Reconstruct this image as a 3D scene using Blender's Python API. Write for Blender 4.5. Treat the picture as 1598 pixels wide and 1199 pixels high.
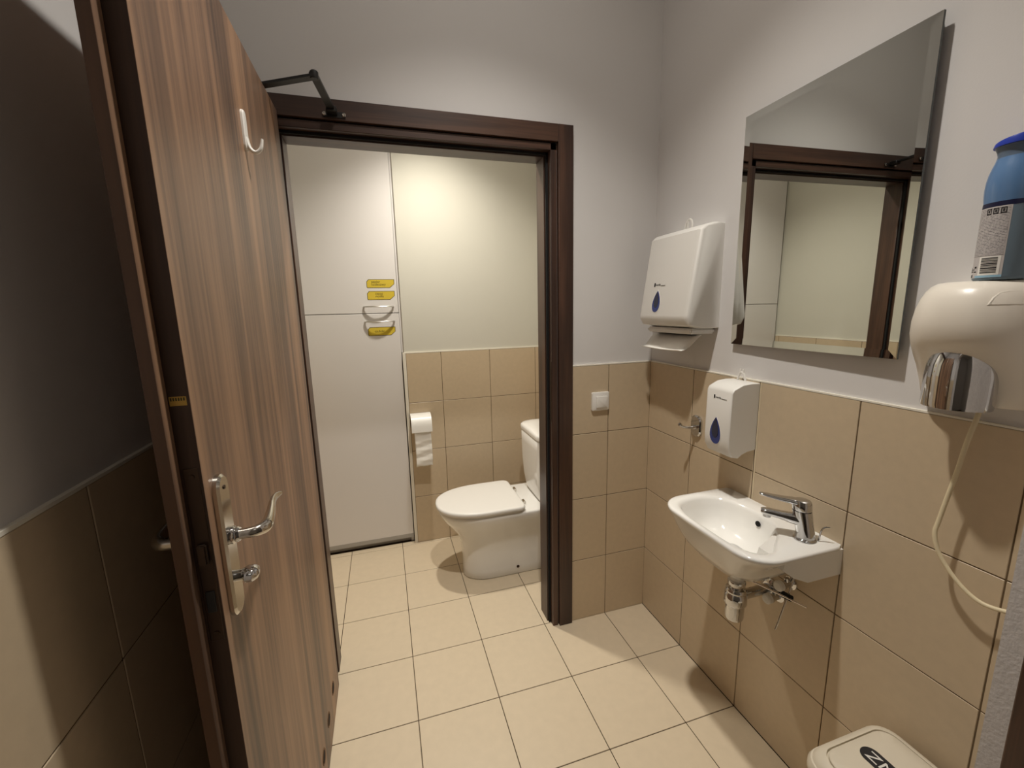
import bpy, bmesh, math, random
from mathutils import Vector, Matrix
random.seed(7)
PI = math.pi
scene = bpy.context.scene
for o in list(bpy.data.objects):
    bpy.data.objects.remove(o)
COL = scene.collection

# ------------------------------------------------------------------ camera
cam_d = bpy.data.cameras.new('camera')
cam = bpy.data.objects.new('camera', cam_d)
COL.objects.link(cam)
cam_d.sensor_fit = 'HORIZONTAL'
cam_d.sensor_width = 36.0
cam_d.lens = 14.934
cam_d.clip_start = 0.01
RT = Vector((0.956786, -0.289926, -0.022442))
UP = Vector((0.072072, 0.161664, 0.984211))
BK = Vector((-0.281720, -0.943296, 0.175573))
CP = Vector((-1.12966, -1.61813, 1.45037))
cam.matrix_world = Matrix(((RT.x, UP.x, BK.x, CP.x), (RT.y, UP.y, BK.y, CP.y),
                           (RT.z, UP.z, BK.z, CP.z), (0, 0, 0, 1)))
scene.camera = cam

# ------------------------------------------------------------------ world, lights, exposure
world = bpy.data.worlds.new('world')
scene.world = world
world.use_nodes = True
bg = world.node_tree.nodes['Background']
bg.inputs[0].default_value = (1.0, 0.9, 0.8, 1)
bg.inputs[1].default_value = 0.02
vs = scene.view_settings
vs.view_transform = 'Standard'
vs.look = 'None'
vs.exposure = 0.0
vs.gamma = 1.0
vs.use_curve_mapping = False

ROOM_LAMP = Vector((-0.77, -0.71, 2.98))
WC_LAMP = Vector((-0.85, 0.49, 2.61))
ROOM_POWER = 122.0
WC_POWER = 90.0
FILL_POWER = 1.0  # added fill panel behind the viewpoint
ROOM_HALF, WC_HALF = 50.5, 61        # half angle of each lamp's beam
ROOM_SPILL, WC_SPILL = 0.022, 0.016
ROOM_COLOR = (1.0, 0.95, 0.87)
WC_COLOR = (1.0, 0.94, 0.83)

# ------------------------------------------------------------------ materials
def lin(c):
    return tuple(((v / 255) / 12.92 if v / 255 <= 0.04045 else ((v / 255 + 0.055) / 1.055) ** 2.4) for v in c)

def mat(name, col, rough=0.5, metal=0.0, spec=0.5, coat=0.0, bump=0.0, bump_scale=200.0,
        var=0.0, var_scale=8.0, rand=0.0, trans=0.0, ior=1.45):
    m = bpy.data.materials.new(name)
    m.use_nodes = True
    nt = m.node_tree
    b = nt.nodes['Principled BSDF']
    c = (*lin(col), 1)
    b.inputs['Base Color'].default_value = c
    b.inputs['Roughness'].default_value = rough
    b.inputs['Metallic'].default_value = metal
    b.inputs['Specular IOR Level'].default_value = spec
    b.inputs['Coat Weight'].default_value = coat
    b.inputs['Coat Roughness'].default_value = 0.08
    b.inputs['Transmission Weight'].default_value = trans
    b.inputs['IOR'].default_value = ior
    geo = nt.nodes.new('ShaderNodeNewGeometry')
    if var > 0 or rand > 0:
        n = nt.nodes.new('ShaderNodeTexNoise')
        n.inputs['Scale'].default_value = var_scale
        n.inputs['Detail'].default_value = 6
        nt.links.new(geo.outputs['Position'], n.inputs['Vector'])
        mr = nt.nodes.new('ShaderNodeMapRange')
        mr.inputs['From Min'].default_value = 0.25
        mr.inputs['From Max'].default_value = 0.75
        mr.inputs['To Min'].default_value = 1 - var
        mr.inputs['To Max'].default_value = 1 + var
        nt.links.new(n.outputs['Fac'], mr.inputs['Value'])
        src = mr.outputs['Result']
        if rand > 0:
            oi = nt.nodes.new('ShaderNodeObjectInfo')
            m2 = nt.nodes.new('ShaderNodeMapRange')
            m2.inputs['To Min'].default_value = 1 - rand
            m2.inputs['To Max'].default_value = 1 + rand
            nt.links.new(oi.outputs['Random'], m2.inputs['Value'])
            mu = nt.nodes.new('ShaderNodeMath')
            mu.operation = 'MULTIPLY'
            nt.links.new(src, mu.inputs[0])
            nt.links.new(m2.outputs['Result'], mu.inputs[1])
            src = mu.outputs[0]
        vm = nt.nodes.new('ShaderNodeVectorMath')
        vm.operation = 'SCALE'
        vm.inputs[0].default_value = c[:3]
        nt.links.new(src, vm.inputs['Scale'])
        nt.links.new(vm.outputs['Vector'], b.inputs['Base Color'])
    if bump > 0:
        n2 = nt.nodes.new('ShaderNodeTexNoise')
        n2.inputs['Scale'].default_value = bump_scale
        n2.inputs['Detail'].default_value = 3
        nt.links.new(geo.outputs['Position'], n2.inputs['Vector'])
        bp = nt.nodes.new('ShaderNodeBump')
        bp.inputs['Strength'].default_value = bump
        bp.inputs['Distance'].default_value = 0.002
        nt.links.new(n2.outputs['Fac'], bp.inputs['Height'])
        nt.links.new(bp.outputs['Normal'], b.inputs['Normal'])
    return m

def wood(name, dark, mid, light, scale, rough=0.35, fine=0.25, coat=0.15):
    m = bpy.data.materials.new(name)
    m.use_nodes = True
    nt = m.node_tree
    b = nt.nodes['Principled BSDF']
    geo = nt.nodes.new('ShaderNodeNewGeometry')
    mp = nt.nodes.new('ShaderNodeMapping')
    mp.inputs['Scale'].default_value = scale
    nt.links.new(geo.outputs['Position'], mp.inputs['Vector'])
    n = nt.nodes.new('ShaderNodeTexNoise')
    n.inputs['Scale'].default_value = 1.0
    n.inputs['Detail'].default_value = 4
    n.inputs['Roughness'].default_value = 0.55
    n.inputs['Distortion'].default_value = 0.4
    nt.links.new(mp.outputs['Vector'], n.inputs['Vector'])
    mp2 = nt.nodes.new('ShaderNodeMapping')
    mp2.inputs['Scale'].default_value = tuple(s * 9 if s > 2 else s * 4 for s in scale)
    nt.links.new(geo.outputs['Position'], mp2.inputs['Vector'])
    n2 = nt.nodes.new('ShaderNodeTexNoise')
    n2.inputs['Scale'].default_value = 1.0
    n2.inputs['Detail'].default_value = 3
    nt.links.new(mp2.outputs['Vector'], n2.inputs['Vector'])
    mix = nt.nodes.new('ShaderNodeMix')
    mix.data_type = 'FLOAT'
    mix.inputs[0].default_value = fine
    nt.links.new(n.outputs['Fac'], mix.inputs[2])
    nt.links.new(n2.outputs['Fac'], mix.inputs[3])
    r = nt.nodes.new('ShaderNodeValToRGB')
    r.color_ramp.elements[0].position = 0.39
    r.color_ramp.elements[0].color = (*lin(dark), 1)
    r.color_ramp.elements[1].position = 0.61
    r.color_ramp.elements[1].color = (*lin(light), 1)
    e = r.color_ramp.elements.new(0.5)
    e.color = (*lin(mid), 1)
    nt.links.new(mix.outputs[0], r.inputs['Fac'])
    nt.links.new(r.outputs['Color'], b.inputs['Base Color'])
    b.inputs['Roughness'].default_value = rough
    b.inputs['Coat Weight'].default_value = coat
    b.inputs['Coat Roughness'].default_value = 0.25
    return m

M = {}
M['paint'] = mat('wall_paint', (218, 215, 213), 0.85, var=0.012, var_scale=3, bump=0.06, bump_scale=260)
M['paint_wc'] = mat('cream_wall_paint', (209, 206, 194), 0.85, var=0.012, var_scale=3, bump=0.06, bump_scale=260)
M['ceiling'] = mat('ceiling_paint', (225, 222, 216), 0.9, bump=0.05)
M['plaster'] = mat('rough_grey_plaster', (205, 200, 198), 0.95, var=0.06, var_scale=60, bump=0.5, bump_scale=150)
M['tile'] = mat('beige_wall_tile', (203, 184, 156), 0.38, var=0.035, var_scale=45, rand=0.018, bump=0.03, bump_scale=500)
M['ftile'] = mat('cream_floor_tile', (214, 198, 172), 0.34, var=0.03, var_scale=30, rand=0.015, bump=0.03, bump_scale=420)
M['grout'] = mat('brown_grout', (104, 86, 62), 0.9, var=0.1, var_scale=40)
M['fgrout'] = mat('dark_floor_grout', (78, 64, 48), 0.9, var=0.1, var_scale=40)
M['palebeige'] = mat('pale_beige_strip', (214, 198, 168), 0.5)
M['edge'] = mat('tile_edge_silicone', (232, 226, 212), 0.6)
M['door'] = wood('walnut_door_veneer', (82, 65, 55), (127, 99, 79), (157, 123, 96), (10.0, 10.0, 0.55), rough=0.44, fine=0.25, coat=0.0)
M['lipedge'] = wood('brown_door_lip_band', (66, 45, 30), (80, 55, 37), (96, 66, 45), (12.0, 12.0, 0.6), rough=0.55, coat=0.0)
M['dooredge'] = wood('dark_door_edge_band', (50, 34, 24), (62, 42, 29), (76, 52, 36), (12.0, 12.0, 0.6), rough=0.55, coat=0.0)
M['frame'] = wood('dark_walnut_frame', (52, 34, 26), (66, 44, 33), (82, 56, 42), (20.0, 20.0, 1.2), rough=0.4, fine=0.3, coat=0.1)
M['frame_h'] = wood('dark_walnut_frame_crosswise', (52, 34, 26), (66, 44, 33), (82, 56, 42), (1.2, 20.0, 20.0), rough=0.4, fine=0.3, coat=0.1)
M['seal'] = mat('black_rubber_seal', (16, 14, 13), 0.8)
M['black'] = mat('black_painted_metal', (26, 25, 25), 0.4)
M['steel'] = mat('polished_steel', (205, 200, 192), 0.16, metal=1.0)
M['chrome'] = mat('chrome', (205, 205, 206), 0.06, metal=1.0)
M['darkmetal'] = mat('bronze_lock_metal', (74, 60, 50), 0.4, metal=0.8)
M['brass'] = mat('brass_label', (196, 160, 78), 0.45, metal=0.4)
M['brassring'] = mat('brown_brass_sleeve', (112, 80, 50), 0.5, metal=0.2)
M['ceramic'] = mat('white_ceramic', (238, 236, 231), 0.12, coat=0.5)
M['plastic'] = mat('white_plastic', (232, 229, 223), 0.32)
M['plastic_old'] = mat('ivory_plastic', (233, 225, 212), 0.3, coat=0.2)
M['binplastic'] = mat('cream_bin_plastic', (224, 214, 194), 0.42)
M['lacquer'] = mat('white_cabinet_lacquer', (224, 220, 217), 0.4, coat=0.1)
M['handle'] = mat('satin_aluminium', (200, 198, 194), 0.3, metal=1.0)
M['paper'] = mat('white_paper', (238, 234, 226), 0.9, bump=0.2, bump_scale=120)
M['yellow'] = mat('yellow_sticker', (212, 186, 62), 0.5)
M['olive'] = mat('dark_sticker_print', (74, 66, 30), 0.6)
M['print'] = mat('dark_print', (40, 38, 40), 0.6)
M['greyprint'] = mat('grey_print', (120, 116, 110), 0.6)
M['whiteprint'] = mat('white_print', (235, 232, 225), 0.5)
M['blue'] = mat('blue_window_plastic', (22, 46, 120), 0.12, coat=0.6)
M['darkblue'] = mat('dark_window_plastic', (12, 20, 56), 0.12, coat=0.6)
M['mirror'] = mat('mirror_silvering', (214, 216, 212), 0.0, metal=1.0)
M['mirroredge'] = mat('mirror_glass_edge', (70, 74, 72), 0.25)
M['bluecan'] = mat('light_blue_can', (92, 128, 172), 0.3, coat=0.4)
M['bluecap'] = mat('blue_cap_plastic', (40, 62, 170), 0.35)
M['neckgrey'] = mat('grey_translucent_collar', (96, 112, 132), 0.35)
M['navy'] = mat('navy_band', (22, 24, 58), 0.4)
M['label'] = mat('grey_label_paper', (196, 190, 188), 0.5)
M['palelabel'] = mat('pale_blue_label', (150, 190, 212), 0.5)
M['canside'] = mat('steel_blue_label', (110, 128, 142), 0.45)
M['cord'] = mat('cream_cord', (226, 212, 178), 0.5)
M['void'] = mat('dark_interior', (14, 12, 11), 0.9)
M['shadowgap'] = mat('grey_plinth_and_shade', (168, 164, 158), 0.5)  # plinth grey, also used for the painted shade on the lower door

def text_label_material():
    """grey label covered in lines of tiny unreadable print"""
    m = mat('tiny_print_label', (196, 190, 188), 0.5)
    nt = m.node_tree
    b = nt.nodes['Principled BSDF']
    geo = nt.nodes.new('ShaderNodeNewGeometry')
    sp = nt.nodes.new('ShaderNodeSeparateXYZ')
    nt.links.new(geo.outputs['Position'], sp.inputs[0])
    mul = nt.nodes.new('ShaderNodeMath'); mul.operation = 'MULTIPLY'
    mul.inputs[1].default_value = 2 * PI / 0.0026
    nt.links.new(sp.outputs['Z'], mul.inputs[0])
    sn = nt.nodes.new('ShaderNodeMath'); sn.operation = 'SINE'
    nt.links.new(mul.outputs[0], sn.inputs[0])
    n = nt.nodes.new('ShaderNodeTexNoise')
    n.inputs['Scale'].default_value = 420
    n.inputs['Detail'].default_value = 2
    nt.links.new(geo.outputs['Position'], n.inputs['Vector'])
    ad = nt.nodes.new('ShaderNodeMath'); ad.operation = 'MULTIPLY_ADD'
    ad.inputs[1].default_value = 3.0
    nt.links.new(n.outputs['Fac'], ad.inputs[0])
    nt.links.new(sn.outputs[0], ad.inputs[2])
    r = nt.nodes.new('ShaderNodeValToRGB')
    r.color_ramp.elements[0].position = 0.5
    r.color_ramp.elements[0].color = (*lin((196, 190, 188)), 1)
    r.color_ramp.elements[1].position = 1.0
    r.color_ramp.elements[1].color = (*lin((66, 64, 70)), 1)
    mr = nt.nodes.new('ShaderNodeMapRange')
    mr.inputs['From Min'].default_value = 0.3
    mr.inputs['From Max'].default_value = 2.7
    nt.links.new(ad.outputs[0], mr.inputs['Value'])
    nt.links.new(mr.outputs['Result'], r.inputs['Fac'])
    nt.links.new(r.outputs['Color'], b.inputs['Base Color'])
    return m
M['tinyprint'] = text_label_material()

def emission(name, col, s):
    m = bpy.data.materials.new(name)
    m.use_nodes = True
    nt = m.node_tree
    nt.nodes.clear()
    e = nt.nodes.new('ShaderNodeEmission')
    e.inputs[0].default_value = (*col, 1)
    e.inputs[1].default_value = s
    o = nt.nodes.new('ShaderNodeOutputMaterial')
    nt.links.new(e.outputs[0], o.inputs[0])
    return m
M['lampglow'] = emission('lamp_diffuser_glow', ROOM_COLOR, 12.0)
M['fillglow'] = emission('fill_panel_glow', ROOM_COLOR, 0.2)  # glow of the added fill panel
M['lampglow_wc'] = emission('wc_lamp_diffuser_glow', WC_COLOR, 12.0)

# ------------------------------------------------------------------ geometry helpers
def new():
    return bmesh.new()

def add_box(bm, x0, x1, y0, y1, z0, z1, bevel=0.0, seg=2):
    x0, x1 = sorted((x0, x1)); y0, y1 = sorted((y0, y1)); z0, z1 = sorted((z0, z1))
    vs_ = [bm.verts.new(p) for p in ((x0, y0, z0), (x1, y0, z0), (x1, y1, z0), (x0, y1, z0),
                                     (x0, y0, z1), (x1, y0, z1), (x1, y1, z1), (x0, y1, z1))]
    fs = [bm.faces.new([vs_[i] for i in f]) for f in
          ((0, 3, 2, 1), (4, 5, 6, 7), (0, 1, 5, 4), (1, 2, 6, 5), (2, 3, 7, 6), (3, 0, 4, 7))]
    if bevel > 0:
        es = list({e for f in fs for e in f.edges})
        bmesh.ops.bevel(bm, geom=es, offset=bevel, segments=seg, affect='EDGES', clamp_overlap=True)
    return bm

def box(*a, **k):
    return add_box(new(), *a, **k)

def add_loft(bm, rings, cap0=True, cap1=True, closed=True):
    R = [[bm.verts.new(p) for p in r] for r in rings]
    n = len(R[0])
    for a, b in zip(R[:-1], R[1:]):
        for i in range(n if closed else n - 1):
            j = (i + 1) % n
            bm.faces.new((a[i], a[j], b[j], b[i]))
    if cap0:
        bm.faces.new(list(reversed(R[0])))
    if cap1:
        bm.faces.new(R[-1])
    return R

def add_prism(bm, outline, axis, a, b):
    """outline: 2-D points; axis 0/1/2 is the extrusion axis between a and b"""
    def P(p, t):
        if axis == 0:
            return (t, p[0], p[1])
        if axis == 1:
            return (p[0], t, p[1])
        return (p[0], p[1], t)
    add_loft(bm, [[P(p, a) for p in outline], [P(p, b) for p in outline]])
    return bm

def add_lathe(bm, prof, c, axis=2, n=32):
    """prof: (radius, height) pairs along the axis from c"""
    rings = []
    for r, h in prof:
        r = max(r, 1e-5)
        ring = []
        for i in range(n):
            t = 2 * PI * i / n
            u, v = r * math.cos(t), r * math.sin(t)
            p = {0: (h, u, v), 1: (v, h, u), 2: (u, v, h)}[axis]
            ring.append((c[0] + p[0], c[1] + p[1], c[2] + p[2]))
        rings.append(ring)
    add_loft(bm, rings)
    return bm

def lathe(*a, **k):
    return add_lathe(new(), *a, **k)

def smooth_path(pts, n=8):
    pts = [Vector(p) for p in pts]
    out = []
    for i in range(len(pts) - 1):
        p0 = pts[max(i - 1, 0)]; p1 = pts[i]; p2 = pts[i + 1]; p3 = pts[min(i + 2, len(pts) - 1)]
        for k in range(n):
            t = k / n
            out.append(0.5 * ((2 * p1) + (p2 - p0) * t + (2 * p0 - 5 * p1 + 4 * p2 - p3) * t * t
                              + (3 * p1 - p0 - 3 * p2 + p3) * t ** 3))
    out.append(pts[-1])
    return out

def add_sweep(bm, pts, ra, rb=None, n=14, up=(0, 0, 1)):
    pts = [Vector(p) for p in pts]
    m = len(pts)
    if not hasattr(ra, '__len__'):
        ra = [ra] * m
    if rb is None:
        rb = ra
    elif not hasattr(rb, '__len__'):
        rb = [rb] * m
    def samp(r, i):
        f = i / (m - 1) * (len(r) - 1)
        k = min(int(f), len(r) - 2)
        return r[k] + (r[k + 1] - r[k]) * (f - k)
    rings = []
    w = None
    for i, p in enumerate(pts):
        t = (pts[min(i + 1, m - 1)] - pts[max(i - 1, 0)]).normalized()
        if w is None:
            u = Vector(up)
            if abs(t.dot(u)) > 0.98:
                u = Vector((0, 1, 0)) if abs(t.y) < 0.9 else Vector((1, 0, 0))
            w = u
        w = (w - t * w.dot(t)).normalized()
        s = t.cross(w).normalized()
        a, b = samp(ra, i), samp(rb, i)
        rings.append([p + s * a * math.cos(2 * PI * k / n) + w * b * math.sin(2 * PI * k / n) for k in range(n)])
    add_loft(bm, rings)
    return bm

def sweep(*a, **k):
    return add_sweep(new(), *a, **k)

def rrect(x0, x1, y0, y1, r, n=6):
    """rounded rectangle, r one radius or four (x1y1, x0y1, x0y0, x1y0)"""
    if not hasattr(r, '__len__'):
        r = [r] * 4
    out = []
    for (cx, cy, sx, sy, a0), rr in zip(((x1, y1, -1, -1, 0), (x0, y1, 1, -1, PI / 2), (x0, y0, 1, 1, PI), (x1, y0, -1, 1, 1.5 * PI)), r):
        for k in range(n + 1):
            a = a0 + PI / 2 * k / n
            out.append((cx + sx * rr + rr * math.cos(a), cy + sy * rr + rr * math.sin(a)))
    return out

def radial(outline, c, n=72):
    """sample an outline by angle round c"""
    res = []
    m = len(outline)
    for i in range(n):
        a = 2 * PI * i / n
        d = (math.cos(a), math.sin(a))
        best = 0
        for k in range(m):
            p, q = outline[k], outline[(k + 1) % m]
            ex, ey = q[0] - p[0], q[1] - p[1]
            den = d[0] * ey - d[1] * ex
            if abs(den) < 1e-12:
                continue
            wx, wy = p[0] - c[0], p[1] - c[1]
            t = (wx * ey - wy * ex) / den
            s = (wx * d[1] - wy * d[0]) / den
            if t > 0 and -1e-9 <= s <= 1 + 1e-9:
                best = max(best, t)
        res.append((c[0] + d[0] * best, c[1] + d[1] * best))
    return res

def smooth2(pts, n=6):
    """closed Catmull-Rom through 2-D points"""
    out = []
    m = len(pts)
    for i in range(m):
        p0, p1, p2, p3 = (Vector(pts[(i + k) % m]) for k in (-1, 0, 1, 2))
        for k in range(n):
            t = k / n
            v = 0.5 * ((2 * p1) + (p2 - p0) * t + (2 * p0 - 5 * p1 + 4 * p2 - p3) * t * t + (3 * p1 - p0 - 3 * p2 + p3) * t ** 3)
            out.append((v.x, v.y))
    return out

def dout(xf, xb, cy, hw, rb=0.0, fl=None, n=20, ex=2.3):
    """D-shaped plan: rounded front at xf (low x), straight back at xb"""
    fl = fl or hw * 1.25
    xm = xf + fl
    out = []
    for k in range(n + 1):
        t = PI / 2 + PI * k / n
        cs, sn = math.cos(t), math.sin(t)
        e = 2 / ex
        out.append((xm - fl * abs(cs) ** e, cy + hw * (1 if sn >= 0 else -1) * abs(sn) ** e))
    if rb > 0:
        for cx, cyy, a0 in ((xb - rb, cy - hw + rb, -PI / 2), (xb - rb, cy + hw - rb, 0)):
            for k in range(7):
                a = a0 + PI / 2 * k / 6
                out.append((cx + rb * math.cos(a), cyy + rb * math.sin(a)))
    else:
        out += [(xb, cy - hw), (xb, cy + hw)]
    return out

def world_off(parent):
    v = Vector((0, 0, 0))
    while parent is not None:
        v += parent.location
        parent = parent.parent
    return v

def obj(name, bm, m, parent=None, smooth=True, origin=None, angle=38):
    bmesh.ops.recalc_face_normals(bm, faces=bm.faces)
    me = bpy.data.meshes.new(name)
    off = world_off(parent)
    if origin is not None:
        off = off + Vector(origin)
    bmesh.ops.translate(bm, verts=bm.verts, vec=-off)
    bm.to_mesh(me)
    bm.free()
    me.materials.append(M[m] if isinstance(m, str) else m)
    if smooth:
        me.shade_smooth()
        me.set_sharp_from_angle(angle=math.radians(angle))
    o = bpy.data.objects.new(name, me)
    COL.objects.link(o)
    o.parent = parent
    if origin is not None:
        o.location = origin
    return o

def thing(name, label, cat, loc, group=None):
    o = bpy.data.objects.new(name, None)
    o.empty_display_size = 0.05
    COL.objects.link(o)
    o.location = loc
    o['label'] = label
    o['category'] = cat
    if group:
        o['group'] = group
    return o

def tag(o, label, cat=None, group=None):
    o['label'] = label
    if cat:
        o['category'] = cat
    if group:
        o['group'] = group
    return o

def struct(name, bm, m, label, cat):
    o = obj(name, bm, m, smooth=False)
    o['kind'] = 'structure'
    return tag(o, label, cat)

def text(name, s, size, origin, right, up, m, parent, align='LEFT', depth=0.0002, sx=1.0):
    cu = bpy.data.curves.new('lettering', 'FONT')
    cu.body = s
    cu.size = size
    cu.align_x = align
    cu.extrude = depth
    cu.resolution_u = 3
    cu.space_line = 0.8
    tmp = bpy.data.objects.new('lettering_tmp', cu)
    COL.objects.link(tmp)
    dg = bpy.context.evaluated_depsgraph_get()
    me = bpy.data.meshes.new_from_object(tmp.evaluated_get(dg))
    bpy.data.objects.remove(tmp)
    r = Vector(right).normalized(); u = Vector(up).normalized(); nn = r.cross(u)
    T = Matrix(((r.x * sx, u.x, nn.x, origin[0]), (r.y * sx, u.y, nn.y, origin[1]), (r.z * sx, u.z, nn.z, origin[2]), (0, 0, 0, 1)))
    me.transform(Matrix.Translation(-world_off(parent)) @ T)
    me.materials.clear()
    me.materials.append(M[m])
    o = bpy.data.objects.new(name, me)
    COL.objects.link(o)
    o.parent = parent
    return o

# ------------------------------------------------------------------ tiles
TILE_CACHE = {}
G = 0.0028        # joint width
def tile(parent, axis, side, pos, u0, u1, v0, v1, m, thick=0.008, name='tile'):
    """axis: normal axis; surface at pos, tile body goes to pos+side*thick; u, v the other two axes in order"""
    w, h = u1 - u0 - G, v1 - v0 - G
    if w < 0.004 or h < 0.004:
        return
    key = (axis, side, round(w, 4), round(h, 4), m, thick)
    if key not in TILE_CACHE:
        bm = new()
        d = side * thick
        if axis == 0:
            add_box(bm, 0, d, -w / 2, w / 2, -h / 2, h / 2, bevel=0.0009, seg=1)
        elif axis == 1:
            add_box(bm, -w / 2, w / 2, 0, d, -h / 2, h / 2, bevel=0.0009, seg=1)
        else:
            add_box(bm, -w / 2, w / 2, -h / 2, h / 2, 0, d, bevel=0.0009, seg=1)
        bmesh.ops.recalc_face_normals(bm, faces=bm.faces)
        me = bpy.data.meshes.new(name)
        bm.to_mesh(me); bm.free()
        me.materials.append(M[m])
        TILE_CACHE[key] = me
    o = bpy.data.objects.new(name, TILE_CACHE[key])
    COL.objects.link(o)
    o.parent = parent
    cu, cv = (u0 + u1) / 2, (v0 + v1) / 2
    off = random.uniform(-0.0002, 0.0002)
    o.location = {0: (pos + off, cu, cv), 1: (cu, pos + off, cv), 2: (cu, cv, pos)}[axis]
    return o

def cuts(a, b, start, step=0.3):
    """sorted cut positions between a and b on the grid start + k*step"""
    k0 = math.floor((a - start) / step) - 1
    out = [a]
    for k in range(k0, k0 + 40):
        v = start + k * step
        if a + 0.006 < v < b - 0.006:
            out.append(v)
    out.append(b)
    return out

ROWS = [0.0, 0.3049, 0.6049, 0.9049, 1.2035]
HT = ROWS[-1]
def tile_wall(parent, axis, side, pos, u0, u1, start, bed=True):
    us = cuts(u0, u1, start)
    for a, b in zip(us[:-1], us[1:]):
        for z0, z1 in zip(ROWS[:-1], ROWS[1:]):
            tile(parent, axis, side, pos, a, b, z0, z1, 'tile')
    bm = new()
    p0, p1 = pos + side * 0.0016, pos + side * 0.0078
    if axis == 0:
        add_box(bm, p0, p1, u0, u1, 0.001, HT - 0.001)
    else:
        add_box(bm, u0, u1, p0, p1, 0.001, HT - 0.001)
    o = obj('grout_bed', bm, 'grout', parent, smooth=False)
    return o

# ------------------------------------------------------------------ shell
XL, YF = -1.57, -1.262            # left wall tiles, front wall face
XWL, XWR, YW = -1.65, -0.17, 0.937  # WC walls
ZC, ZCW = 3.0, 2.63
YP = 0.112                        # WC side of the partition
OX, OY = -0.2078, -0.2769         # floor joints

fl = struct('floor', box(-2.4, 0.8, -2.9, 1.4, -0.06, -0.0075), 'fgrout', 'cream square floor tiles running through both rooms with dark joints', 'floor')
xs = cuts(XWL - 0.01, 0.0, OX)
ys = cuts(-1.98, 0.965, OY)
for a, b in zip(xs[:-1], xs[1:]):
    for c, d in zip(ys[:-1], ys[1:]):
        tile(fl, 2, -1, 0.0, a, b, c, d, 'ftile')
obj('grout_bed', box(XWL - 0.01, 0.0, -1.98, 0.965, -0.007, -0.0016), 'fgrout', fl, smooth=False)

wr = struct('wall_right', box(0.008, 0.13, YF, 0.112, 0, ZC), 'paint', 'pale painted wall above beige tiles behind the washbasin', 'wall')
tile_wall(wr, 0, 1, 0.0, YF, 0.0016, OY)

bm = new()
add_box(bm, -0.45, 0.008, 0.008, YP, 0, ZC)
add_box(bm, -1.46, -0.45, 0.008, YP, 2.075, ZC)
add_box(bm, XWL - 0.1, -1.46, 0.008, YP, 0, ZC)
wb = struct('wall_back', bm, 'paint', 'pale painted partition wall round the dark wooden doorway', 'wall')
tile_wall(wb, 1, 1, 0.0, -0.3835, 0.0016, OX)
tile_wall(wb, 1, 1, 0.0, XL, -1.508, OX)

wl = struct('wall_left', box(XL - 0.008, XL - 0.13, YF, 0.008, 0, ZC), 'paint', 'shaded painted and tiled wall behind the open door', 'wall')
tile_wall(wl, 0, -1, XL, YF, 0.0, -0.859)

bm = new()
add_box(bm, -0.20, 0.8, -1.42, YF, 0, ZC)
add_box(bm, -2.4, -1.44, -1.42, YF, 0, ZC)
add_box(bm, -1.44, -0.20, -1.42, YF, 2.14, ZC)
struct('wall_front', bm, 'plaster', 'rough grey plaster edge of the entrance opening at the right border', 'wall')

bm = new()
add_box(bm, -2.5, -2.4, -2.9, -1.42, 0, ZC)
struct('wall_corridor_left', bm, 'paint', 'painted corridor side wall behind the viewpoint', 'wall')
struct('wall_corridor_right', box(0.8, 0.9, -2.9, -1.42, 0, ZC), 'paint', 'painted corridor end wall behind the viewpoint', 'wall')
struct('wall_corridor_rear', box(-2.4, 0.8, -3.0, -2.9, 0, ZC), 'paint', 'painted corridor wall opposite the entrance opening', 'wall')
struct('ceiling', box(-2.5, 0.9, -3.0, 0.112, ZC, ZC + 0.08), 'ceiling', 'plain white ceiling of the washroom', 'ceiling')

# toilet cubicle
ww = struct('wall_toilet_rear', box(-1.02, XWR, YW + 0.008, YW + 0.12, 0, ZCW), 'paint_wc', 'cream wall above beige tiles behind the toilet', 'wall')
tile_wall(ww, 1, 1, YW, -1.012, XWR, -0.2073)
w2 = struct('wall_toilet_right', box(XWR + 0.008, XWR + 0.1, YP, YW + 0.12, 0, ZCW), 'paint_wc', 'cream and tiled wall behind the toilet tank', 'wall')
tile_wall(w2, 0, 1, XWR, YP, YW, 0.023)
w3 = struct('wall_toilet_left', box(XWL - 0.008, XWL - 0.1, YP, 1.4, 0, ZCW), 'paint_wc', 'cream wall seen in the mirror beyond the doorway', 'wall')
tile_wall(w3, 0, -1, XWL, YP, 0.955, 0.023)
struct('wall_niche', box(XWL, XWR, 1.36, 1.45, 0, ZCW), 'paint_wc', 'hidden rear wall of the cabinet niche', 'wall')
struct('ceiling_toilet', box(XWL - 0.1, 0.0, YP, 1.45, ZCW, ZCW + 0.06), 'ceiling', 'plain white ceiling over the toilet', 'ceiling')

# pale edging on top of the tiles
def trim(n, bm, m, label):
    return struct('trim_%d' % n, bm, m, label, 'trim')
trim(1, box(-0.0005, 0.0079, YF, 0.0, HT - 0.0004, HT + 0.004), 'edge', 'pale edging strip along the top of the right wall tiles')
trim(2, box(-0.3835, 0.0, -0.0005, 0.0079, HT - 0.0004, HT + 0.004), 'edge', 'short pale edging strip on the tiles beside the doorway')
trim(3, box(XL - 0.0079, XL + 0.0005, YF, 0.0, HT - 0.0004, HT + 0.005), 'edge', 'pale edging strip on the tiles behind the open door')
trim(4, box(-1.03, XWR, YW - 0.0005, YW + 0.0079, HT - 0.0004, HT + 0.005), 'edge', 'pale edging strip on the tiles above the toilet')
trim(5, box(XWL - 0.0079, XWL + 0.0005, YP, 0.955, HT - 0.0004, HT + 0.006), 'edge', 'pale edging strip on the cubicle left wall tiles')
trim(6, box(-1.030, -1.0125, YW - 0.001, YW + 0.03, 0.0, HT), 'edge', 'upright white corner profile between cabinet and tiles')

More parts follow.
